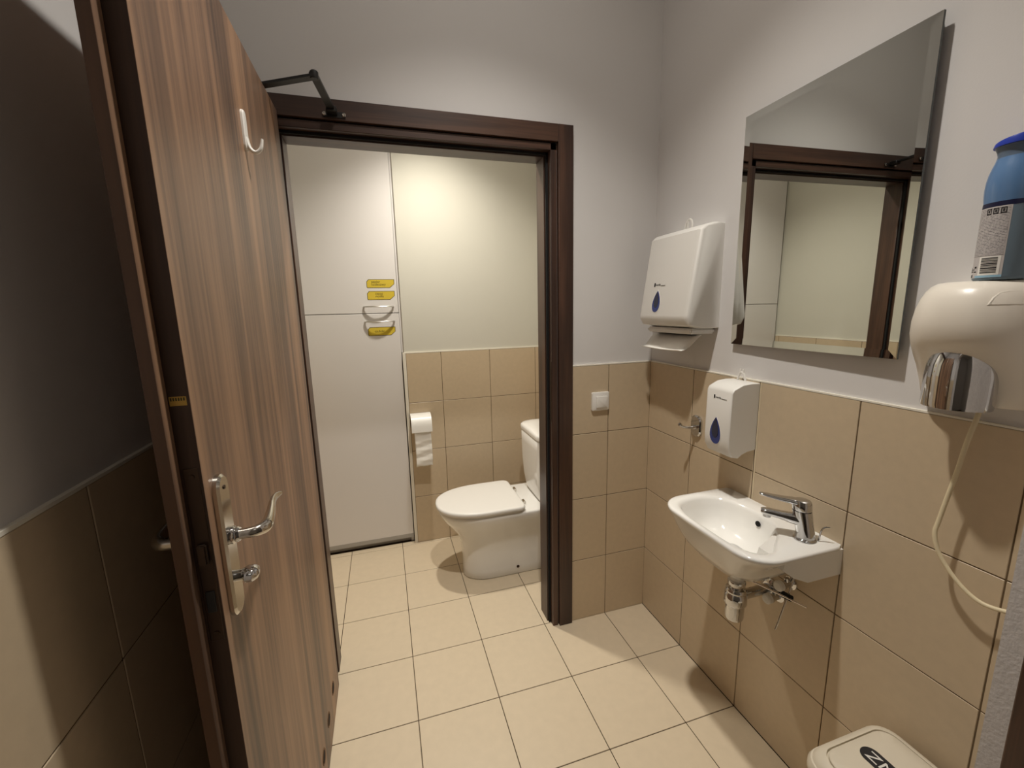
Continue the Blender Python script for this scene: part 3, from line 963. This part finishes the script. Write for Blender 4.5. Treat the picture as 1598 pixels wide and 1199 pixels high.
# angle valves
for (y, z, lab) in ((-0.746, 0.612, 'white capped supply valve nearer the right under the washbasin'), (-0.712, 0.545, 'lower white capped supply valve beside the bottle trap')):
    av = thing('supply_valve', lab, 'valve', (0, y, z))
    obj('valve_body', lathe([(0.020, -0.0003), (0.020, -0.004), (0.011, -0.006), (0.011, -0.03), (0.014, -0.031), (0.014, -0.04)], (0, y, z), axis=0, n=20), 'chrome', av)
    obj('cap', lathe([(0.0125, -0.038), (0.0155, -0.040), (0.0155, -0.052), (0.012, -0.056), (0.002, -0.057)], (0, y, z), axis=0, n=20), 'plastic', av)
    obj('inlet_nut', lathe([(0.0075, 0.009), (0.0075, 0.02)], (-0.02, y, z), n=12), 'chrome', av)

# ------------------------------------------------------------------ hand dryer
hd = thing('hand_dryer', 'ivory hand dryer with chrome nozzle beside the mirror', 'hand dryer', (0.0, -1.085, 1.24))
yc = -1.085
DN = 2.35
DR = [(1.2435, 0.080, 0.034), (1.246, 0.084, 0.038), (1.28, 0.090, 0.050), (1.31, 0.094, 0.068), (1.335, 0.0965, 0.090), (1.358, 0.098, 0.107), (1.38, 0.0985, 0.117), (1.405, 0.097, 0.120),
      (1.43, 0.093, 0.118), (1.45, 0.088, 0.113), (1.464, 0.082, 0.106), (1.473, 0.076, 0.098), (1.479, 0.068, 0.088), (1.481, 0.058, 0.076)]
def dr_ring(z, hw, dp):
    xb = 0.0079 if z > HT + 0.004 else 0.0
    out = []
    for k in range(41):
        t = PI * k / 40
        c, q = math.cos(t), math.sin(t)
        out.append((-dp * max(q, 0) ** (2 / DN), yc + hw * (1 if c >= 0 else -1) * abs(c) ** (2 / DN), z))
    return out + [(xb, yc - hw, z), (xb, yc + hw, z)]
def dr_surf(y, z):
    for (za, ha, da), (zb, hb, db) in zip(DR[:-1], DR[1:]):
        if za <= z <= zb:
            f = (z - za) / (zb - za)
            h, d_ = ha + (hb - ha) * f, da + (db - da) * f
            return -d_ * max(0.0, 1 - abs((y - yc) / h) ** DN) ** (1 / DN)
    return -0.1
bm = new()
add_loft(bm, [dr_ring(*r) for r in DR])
obj('cover', bm, 'plastic_old', hd, angle=60)
NZ = Vector((-0.060, yc - 0.003, 0))
bm = new()
add_loft(bm, [[(NZ.x + r * 0.95 * math.cos(2 * PI * k / 36) - 0.0 * z, NZ.y + r * math.sin(2 * PI * k / 36), z) for k in range(36)] for r, z in
              ((0.046, 1.244), (0.0515, 1.240), (0.0525, 1.246), (0.0525, 1.300), (0.0505, 1.324), (0.0455, 1.343), (0.037, 1.358), (0.023, 1.3675), (0.004, 1.371))])
obj('nozzle', bm, 'chrome', hd, angle=60)
obj('nozzle_opening', lathe([(0.045, 0), (0.045, 0.001)], (NZ.x, NZ.y, 1.2428), n=28), 'void', hd)
# raised badge plate on the front
bm = new()
def badge(o, e):
    c = (yc - 0.072, 1.449)
    return [(dr_surf(y, z) - o, y, z) for y, z in [(c[0] + (y - c[0]) * e, c[1] + (z - c[1]) * e) for y, z in
            ((yc - 0.093, 1.437), (yc - 0.085, 1.437), (yc - 0.075, 1.437), (yc - 0.065, 1.437), (yc - 0.055, 1.437), (yc - 0.046, 1.437), (yc - 0.049, 1.450), (yc - 0.053, 1.459), (yc - 0.060, 1.462), (yc - 0.070, 1.462), (yc - 0.078, 1.460), (yc - 0.084, 1.452))]]
add_loft(bm, [badge(-0.003, 1.0), badge(0.0006, 1.0), badge(0.0014, 0.92)])
obj('badge', bm, 'plastic_old', hd)
cp = [(-0.030, -1.112, 1.2445), (-0.032, -1.109, 1.215), (-0.038, -1.104, 1.168), (-0.034, -1.095, 1.104), (-0.033, -1.086, 1.042), (-0.036, -1.080, 0.987), (-0.040, -1.079, 0.96), (-0.040, -1.089, 0.925), (-0.037, -1.109, 0.893), (-0.034, -1.136, 0.866), (-0.030, -1.165, 0.852), (-0.024, -1.20, 0.857), (-0.016, -1.235, 0.868), (-0.012, -1.2585, 0.87)]
obj('power_cord', sweep(smooth_path(cp, 5), 0.0042, n=10), 'cord', hd)

# ------------------------------------------------------------------ air freshener on the dryer
BX, BY, BZ = -0.046, -1.113, 1.4815
af = thing('air_freshener', 'light blue air freshener can with blue cap standing on the hand dryer', 'air freshener', (BX, BY, BZ))
obj('can', lathe([(0.0325, 0.0), (0.0345, 0.002), (0.035, 0.006), (0.035, 0.134)], (BX, BY, BZ), n=60), 'canside', af)
obj('shoulder', lathe([(0.035, 0.1342), (0.0362, 0.145), (0.0368, 0.158), (0.0362, 0.172), (0.0345, 0.184), (0.0318, 0.195), (0.0292, 0.203), (0.0278, 0.209)], (BX, BY, BZ), n=48), 'bluecan', af)
obj('collar', lathe([(0.0276, 0.2092), (0.0270, 0.214), (0.0285, 0.221), (0.0315, 0.228)], (BX, BY, BZ), n=40), 'neckgrey', af)
bm = lathe([(0.0318, 0.2282), (0.0340, 0.2285), (0.0340, 0.231), (0.0325, 0.2355), (0.022, 0.238), (0.003, 0.239)], (BX, BY, BZ), n=40)
for v in bm.verts:        # slanted top of the cap
    if v.co.z > BZ + 0.2305:
        v.co.z += 0.16 * (BY - v.co.y) + 0.004
obj('cap', bm, 'bluecap', af)
def cpatch(t0, t1, z0, z1, r, dr0=0.0003, n=0):
    bm = new()
    n = max(3, int((t1 - t0) / 5))
    z0, z1 = z0 * 1.065, z1 * 1.065
    a = []
    for k in range(n + 1):
        t = math.radians(t0 + (t1 - t0) * k / n)
        a.append((math.cos(t), math.sin(t)))
    inner = [(BX + c * r, BY + s * r) for c, s in a]
    outer = [(BX + c * (r + dr0), BY + s * (r + dr0)) for c, s in a]
    loop = outer + list(reversed(inner))
    add_loft(bm, [[(x, y, BZ + z0) for x, y in loop], [(x, y, BZ + z1) for x, y in loop]])
    return bm
obj('navy_band', cpatch(60, 330, 0.1185, 0.126, 0.035), 'navy', af)
lb = obj('back_label', cpatch(70, 208, 0.004, 0.1183, 0.035), 'label', af)
obj('small_print', cpatch(74, 205, 0.040, 0.1165, 0.0353), 'tinyprint', lb)
for t in (160, 176, 192):
    for (a0, a1, b0, b1) in ((-6, 6, 0.1145, 0.116), (-6, 6, 0.1065, 0.108), (-6, -4, 0.108, 0.1145), (4, 6, 0.108, 0.1145), (-2, 2, 0.1095, 0.113)):
        obj('pictogram', cpatch(t + a0, t + a1, b0, b1, 0.0356, n=4), 'print', lb)
bcod = obj('barcode_field', cpatch(154, 202, 0.008, 0.0385, 0.0353), 'whiteprint', lb)
zz = 0.0115
for w in (0.0016, 0.0007, 0.0012, 0.0022, 0.0007, 0.0012, 0.0018, 0.0008, 0.0014, 0.0007, 0.0016):
    obj('barcode_bar', cpatch(160, 196, zz, zz + w, 0.0356, n=8), 'print', lb)
    zz += w + 0.0011
obj('blue_strip', cpatch(146, 208, 0.0042, 0.0078, 0.0354), 'palelabel', lb)
for (a0, a1, b0, b1) in ((122, 132, 0.005, 0.010), (118, 140, 0.018, 0.0192), (118, 136, 0.0145, 0.0157), (118, 121, 0.013, 0.022), (140, 147, 0.0205, 0.0235), (140, 147, 0.0135, 0.0155)):
    obj('print_mark', cpatch(a0, a1, b0, b1, 0.0354, n=4), 'print', lb)

# ------------------------------------------------------------------ waste bin
wbn = thing('waste_bin', 'cream plastic waste bin with black letter label on its lid', 'waste bin', (-0.148, -1.137, 0))
bxc, byc = -0.148, -1.137
def bring(hx, hy, z, r, cx=bxc):
    return [(x, y, z) for x, y in rrect(cx - hx, cx + hx, byc - hy, byc + hy, r, 6)]
bm = new()
add_loft(bm, [bring(0.098, 0.088, 0.0, 0.03), bring(0.10, 0.09, 0.004, 0.03), bring(0.118, 0.105, 0.38, 0.035), bring(0.119, 0.106, 0.392, 0.035)])
obj('body', bm, 'binplastic', wbn)
bm = new()
add_loft(bm, [bring(0.118, 0.105, 0.392, 0.036), bring(0.128, 0.115, 0.393, 0.04), bring(0.130, 0.117, 0.398, 0.042), bring(0.1295, 0.1165, 0.414, 0.042), bring(0.126, 0.1135, 0.4215, 0.042), bring(0.1235, 0.111, 0.4225, 0.042),
              bring(0.121, 0.109, 0.4285, 0.042), bring(0.115, 0.104, 0.4355, 0.04), bring(0.104, 0.094, 0.4395, 0.035), bring(0.1025, 0.0925, 0.4396, 0.035), bring(0.1015, 0.0915, 0.433, 0.035)])
ld = obj('lid', bm, 'binplastic', wbn)
bm = new()
add_loft(bm, [bring(0.0995, 0.0895, 0.4335, 0.035), bring(0.0992, 0.0892, 0.4398, 0.034), bring(0.0965, 0.0865, 0.4418, 0.03), bring(0.07, 0.06, 0.4435, 0.02), bring(0.03, 0.02, 0.444, 0.01)])
obj('flap', bm, 'binplastic', wbn)
bm = new()
o = rrect(-0.171, -0.129, -1.205, -1.068, 0.0205, 8)
add_loft(bm, [[(x, y, 0.4415) for x, y in o], [(x, y, 0.4446) for x, y in o]])
lb = obj('name_label', bm, 'print', wbn, smooth=False)
tag(lb, 'black rounded label with white letters')
text('lettering', 'ZMI', 0.035, (-0.1620, -1.080, 0.4448), (0, -1, 0), (1, 0, 0), 'whiteprint', lb, sx=1.15)

# ------------------------------------------------------------------ tall cabinet in the niche
YCF = 0.955
cb = thing('tall_cabinet', 'tall white built in cabinet with two doors left of the toilet', 'cabinet', (-1.345, 1.15, 0))
bm = new()
add_box(bm, -1.648, -1.632, YCF + 0.019, 1.35, 0.0, ZCW - 0.002)
add_box(bm, -1.05, -1.034, YCF + 0.019, 1.35, 0.0, ZCW - 0.002)
add_box(bm, -1.632, -1.05, 1.33, 1.35, 0.0, ZCW - 0.002)
add_box(bm, -1.632, -1.05, YCF + 0.019, 1.33, 0.06, 0.076)
add_box(bm, -1.632, -1.05, YCF + 0.019, 1.33, 1.43, 1.446)
obj('carcass', bm, 'lacquer', cb, smooth=False)
obj('plinth', box(-1.648, -1.034, YCF + 0.03, YCF + 0.045, 0.0, 0.06), 'shadowgap', cb, smooth=False)
obj('side_filler', box(-1.0333, -1.0203, YCF + 0.004, YCF + 0.03, HT + 0.006, ZCW - 0.002), 'lacquer', cb, smooth=False)
CW0, CW1 = -1.646, -1.0350
for (a, b, hz) in ((1.4405, 2.60, 1.477), (0.034, 1.4365, 1.393)):
    dd = obj('cabinet_door', box(CW0, CW1, YCF, YCF + 0.018, a, b, bevel=0.0012, seg=1), 'lacquer', cb)
    # bow handle
    pts = smooth_path([(-1.222, YCF - 0.0005, hz), (-1.218, YCF - 0.012, hz), (-1.185, YCF - 0.026, hz), (-1.143, YCF - 0.031, hz), (-1.101, YCF - 0.026, hz), (-1.068, YCF - 0.012, hz), (-1.064, YCF - 0.0005, hz)], 5)
    obj('bow_handle', sweep(pts, 0.0052, 0.0034, n=12), 'handle', dd)
obj('bottom_shade_strip', box(CW0, CW1, YCF - 0.001, YCF - 0.0002, 0.034, 0.06), 'shadowgap', cb, smooth=False)  # shading along the lower door's bottom edge, painted as a grey strip
def sticker(x0, z0, x1, z1, words, dx, label, size=0.019):
    w, h = x1 - x0, z1 - z0
    o = [(x0 + 0.004, z0), (x1 - 0.026, z0), (x1, z0 + 0.022), (x1, z1), (x0 + 0.011, z1), (x0, z1 - 0.013), (x0, z0 + 0.004)]
    cx, cz = (x0 + x1) / 2, (z0 + z1) / 2
    bm = new()
    add_prism(bm, o, 1, YCF - 0.00002, YCF - 0.0003)
    s = tag(obj('label_sticker', bm, 'olive', cb, smooth=False), label)
    bm = new()
    add_prism(bm, [(cx + (x - cx) * (1 - 0.0055 / w), cz + (z - cz) * (1 - 0.0055 / h)) for x, z in o], 1, YCF - 0.0003, YCF - 0.0005)
    obj('sticker_face', bm, 'yellow', s, smooth=False)
    text('lettering', words, size, (x0 + dx, YCF - 0.0006, z1 - 0.0195 if '\n' in words else cz - 0.005), (1, 0, 0), (0, 0, 1), 'olive', s, depth=0.00015)
sticker(-1.199, 1.580, -1.048, 1.628, 'papier\ntoaletowy', 0.026, 'yellow sticker reading papier toaletowy')
sticker(-1.200, 1.514, -1.050, 1.563, 'zapas\nmyd\u0142a', 0.044, 'yellow sticker reading zapas myd\u0142a')
sticker(-1.211, 1.312, -1.059, 1.361, 'szufelki', 0.036, 'yellow sticker below the lower cabinet handle')

# ------------------------------------------------------------------ toilet
tl = thing('toilet', 'white close coupled toilet with closed lid', 'toilet', (-0.6, 0.53, 0))
ty = 0.53
BKX = XWR - 0.0005
sect = [
    (0.0, dout(-0.792, BKX, ty, 0.100, fl=0.16)), (0.006, dout(-0.797, BKX, ty, 0.104, fl=0.16)), (0.05, dout(-0.796, BKX, ty, 0.104, fl=0.16)),
    (0.14, dout(-0.797, BKX, ty, 0.106, fl=0.17)), (0.20, dout(-0.802, BKX, ty, 0.112, fl=0.18)), (0.25, dout(-0.820, BKX, ty, 0.126, fl=0.20)),
    (0.30, dout(-0.856, BKX, ty, 0.148, fl=0.22)), (0.345, dout(-0.893, BKX, ty, 0.168, fl=0.25)), (0.375, dout(-0.910, BKX, ty, 0.178, fl=0.27)),
    (0.392, dout(-0.914, BKX, ty, 0.181, fl=0.27)), (0.399, dout(-0.910, BKX, ty, 0.178, fl=0.27)), (0.401, dout(-0.90, BKX, ty, 0.17, fl=0.26))]
bm = new()
add_loft(bm, [[(x, y, z) for x, y in radial(o, (-0.5, ty), 96)] for z, o in sect])
obj('bowl', bm, 'ceramic', tl, angle=70)
def slab(outs):
    bm = new()
    add_loft(bm, [[(x, y, z) for x, y in o] for z, o in outs])
    return bm
def lido(g, xb=-0.478):
    return dout(-0.928 + g, xb - g, ty, 0.190 - g, rb=0.035, fl=0.27, n=30)
obj('seat', slab([(0.4035, lido(0.010)), (0.405, lido(0.008)), (0.411, lido(0.008)), (0.4125, lido(0.010))]), 'plastic', tl)
obj('lid', slab([(0.4145, lido(0.004)), (0.416, lido(0.001)), (0.422, lido(0.0)), (0.430, lido(0.0015)), (0.434, lido(0.006)), (0.4352, lido(0.014)), (0.436, lido(0.05))]), 'plastic', tl, angle=50)
for y in (ty - 0.085, ty + 0.085):
    obj('hinge', sweep([(-0.462, y - 0.014, 0.412), (-0.462, y + 0.014, 0.412)], 0.0085, n=14), 'steel', tl)
def tank(g, xf, y0_, y1_):
    return rrect(xf + g, BKX, y0_ + g, y1_ - g, [0.008, 0.075, 0.075, 0.008], 8)
bm = new()
add_loft(bm, [[(x, y, z) for x, y in tank(0, xf, ty - hw, ty + hw)] for z, xf, hw in ((0.4005, -0.372, 0.158), (0.43, -0.383, 0.168), (0.50, -0.392, 0.180), (0.60, -0.398, 0.187), (0.70, -0.400, 0.190), (0.757, -0.400, 0.190), (0.759, -0.397, 0.187))])
obj('tank', bm, 'ceramic', tl, angle=60)
bm = new()
add_loft(bm, [[(x, y, z) for x, y in tank(g, -0.404, ty - 0.194, ty + 0.194)] for z, g in ((0.7615, 0.006), (0.763, 0.002), (0.780, 0.0), (0.788, 0.003), (0.793, 0.010), (0.797, 0.03), (0.799, 0.06))])
obj('tank_lid', bm, 'ceramic', tl, angle=60)
obj('flush_button', lathe([(0.024, 0), (0.024, 0.004), (0.021, 0.006), (0.003, 0.0065)], (-0.285, ty, 0.799), n=24), 'chrome', tl)
obj('floor_bolt', lathe([(0.008, 0.003), (0.008, -0.002), (0.004, -0.004)], (-0.508, ty - 0.1045, 0.045), axis=1, n=14), 'darkmetal', tl)

# ------------------------------------------------------------------ toilet paper
th = thing('toilet_paper_holder', 'white covered toilet paper holder on the tiles', 'paper holder', (-0.95, YW, 0.78))
cx0, cx1 = -1.011, -0.893
obj('wall_bracket', box(-1.006, -0.898, YW - 0.004, YW - 0.0002, 0.745, 0.842, bevel=0.003), 'chrome', th)
bm = new()
prof = [(YW - 0.004, 0.842), (YW - 0.04, 0.846), (YW - 0.075, 0.838), (YW - 0.098, 0.815), (YW - 0.106, 0.785), (YW - 0.108, 0.748)]
R = []
for x in (cx0, cx1):
    R.append([(x, y, z) for y, z in prof] + [(x, y + (0.004 if i > 1 else 0.0), z - (0.003 if i < 4 else 0.0)) for i, (y, z) in reversed(list(enumerate(prof)))])
add_loft(bm, R)
obj('cover', bm, 'plastic', th, angle=50)
obj('spindle', sweep([(cx0 + 0.002, YW - 0.055, 0.776), (cx1 - 0.002, YW - 0.055, 0.776)], 0.005, n=10), 'chrome', th)
for x in (cx0 + 0.001, cx1 - 0.004):
    obj('side_arm', box(x, x + 0.003, YW - 0.062, YW - 0.003, 0.768, 0.784), 'chrome', th, smooth=False)
rl = thing('toilet_roll', 'toilet paper roll with crumpled sheet hanging down', 'toilet roll', (-0.947, YW - 0.055, 0.72))
obj('roll', sweep([(-1.0, YW - 0.055, 0.776), (-0.899, YW - 0.055, 0.776)], 0.040, n=28), 'paper', rl)
bm = new()
rows = []
for k in range(25):
    t = k / 24
    z = 0.79 - 0.255 * t
    row = []
    for i in range(13):
        s = i / 12
        amp = 0.0028 * (1 if t > 0.15 else t / 0.15)
        x = -0.997 + 0.095 * s + 0.004 * t * math.sin(3 * t)
        y = YW - 0.0965 - 0.004 * t + amp * (math.sin(26 * t + 2.2 * s) + 0.6 * math.sin(51 * t - 3.5 * s + 1)) + 0.003 * math.sin(PI * s)
        row.append((x, y, z + 0.004 * s * t + 0.002 * math.sin(9 * s) * t))
    rows.append(row)
add_loft(bm, rows, cap0=False, cap1=False, closed=False)
hs = obj('hanging_sheet', bm, 'paper', rl, angle=80)
md = hs.modifiers.new('thickness', 'SOLIDIFY'); md.thickness = 0.0008

# ------------------------------------------------------------------ ceiling lamps
def downlight(p, power, color, glow, label, size, zc, half, spill):
    t = thing('ceiling_lamp', label, 'lamp', (p.x, p.y, zc))
    obj('ring', lathe([(0.072, -0.0005), (0.078, -0.004), (0.076, -0.012), (0.060, -0.014), (0.052, -0.006), (0.052, -0.0005)], (p.x, p.y, zc), n=36), 'plastic', t)
    obj('diffuser', lathe([(0.051, -0.004), (0.051, -0.0055)], (p.x, p.y, zc), n=32), glow, t)
    # bright inner reflector beam
    sd_ = bpy.data.lights.new('lamp_beam', 'SPOT')
    sd_.spot_size = math.radians(2 * half)
    sd_.spot_blend = 1.0
    sd_.shadow_soft_size = size / 2
    sd_.energy = power
    sd_.color = color
    so = bpy.data.objects.new('lamp_beam', sd_)
    COL.objects.link(so)
    so.parent = t
    so.location = (0, 0, -0.018)
    # weak wide spill of the diffuser
    ld_ = bpy.data.lights.new('lamp_spill', 'AREA')
    ld_.shape = 'DISK'
    ld_.size = size
    ld_.energy = power * spill
    ld_.color = color
    lo = bpy.data.objects.new('lamp_spill', ld_)
    COL.objects.link(lo)
    lo.parent = t
    lo.location = (0, 0, -0.018)
downlight(ROOM_LAMP, ROOM_POWER, ROOM_COLOR, 'lampglow', 'round ceiling downlight in the middle of the washroom', 0.08, ZC, ROOM_HALF, ROOM_SPILL)
downlight(WC_LAMP, WC_POWER, WC_COLOR, 'lampglow_wc', 'round ceiling downlight over the toilet', 0.08, ZCW, WC_HALF, WC_SPILL)
# added fill panel, unseen behind the viewpoint, to lift the back wall tiles
cpn = thing('fill_panel', 'added unseen square fill panel over the corridor behind the viewpoint', 'lamp', (-0.75, -2.3, ZC))
obj('frame', box(-1.06, -0.44, -2.61, -1.99, ZC - 0.02, ZC - 0.0005, bevel=0.003), 'plastic', cpn)
obj('panel', box(-1.04, -0.46, -2.59, -2.01, ZC - 0.0215, ZC - 0.0195), 'fillglow', cpn, smooth=False)
pl_ = bpy.data.lights.new('fill_panel_light', 'AREA')
pl_.shape = 'SQUARE'
pl_.size = 0.58
pl_.energy = FILL_POWER
pl_.color = ROOM_COLOR
po = bpy.data.objects.new('fill_panel_light', pl_)
COL.objects.link(po)
po.parent = cpn
po.location = (0, 0, -0.03)
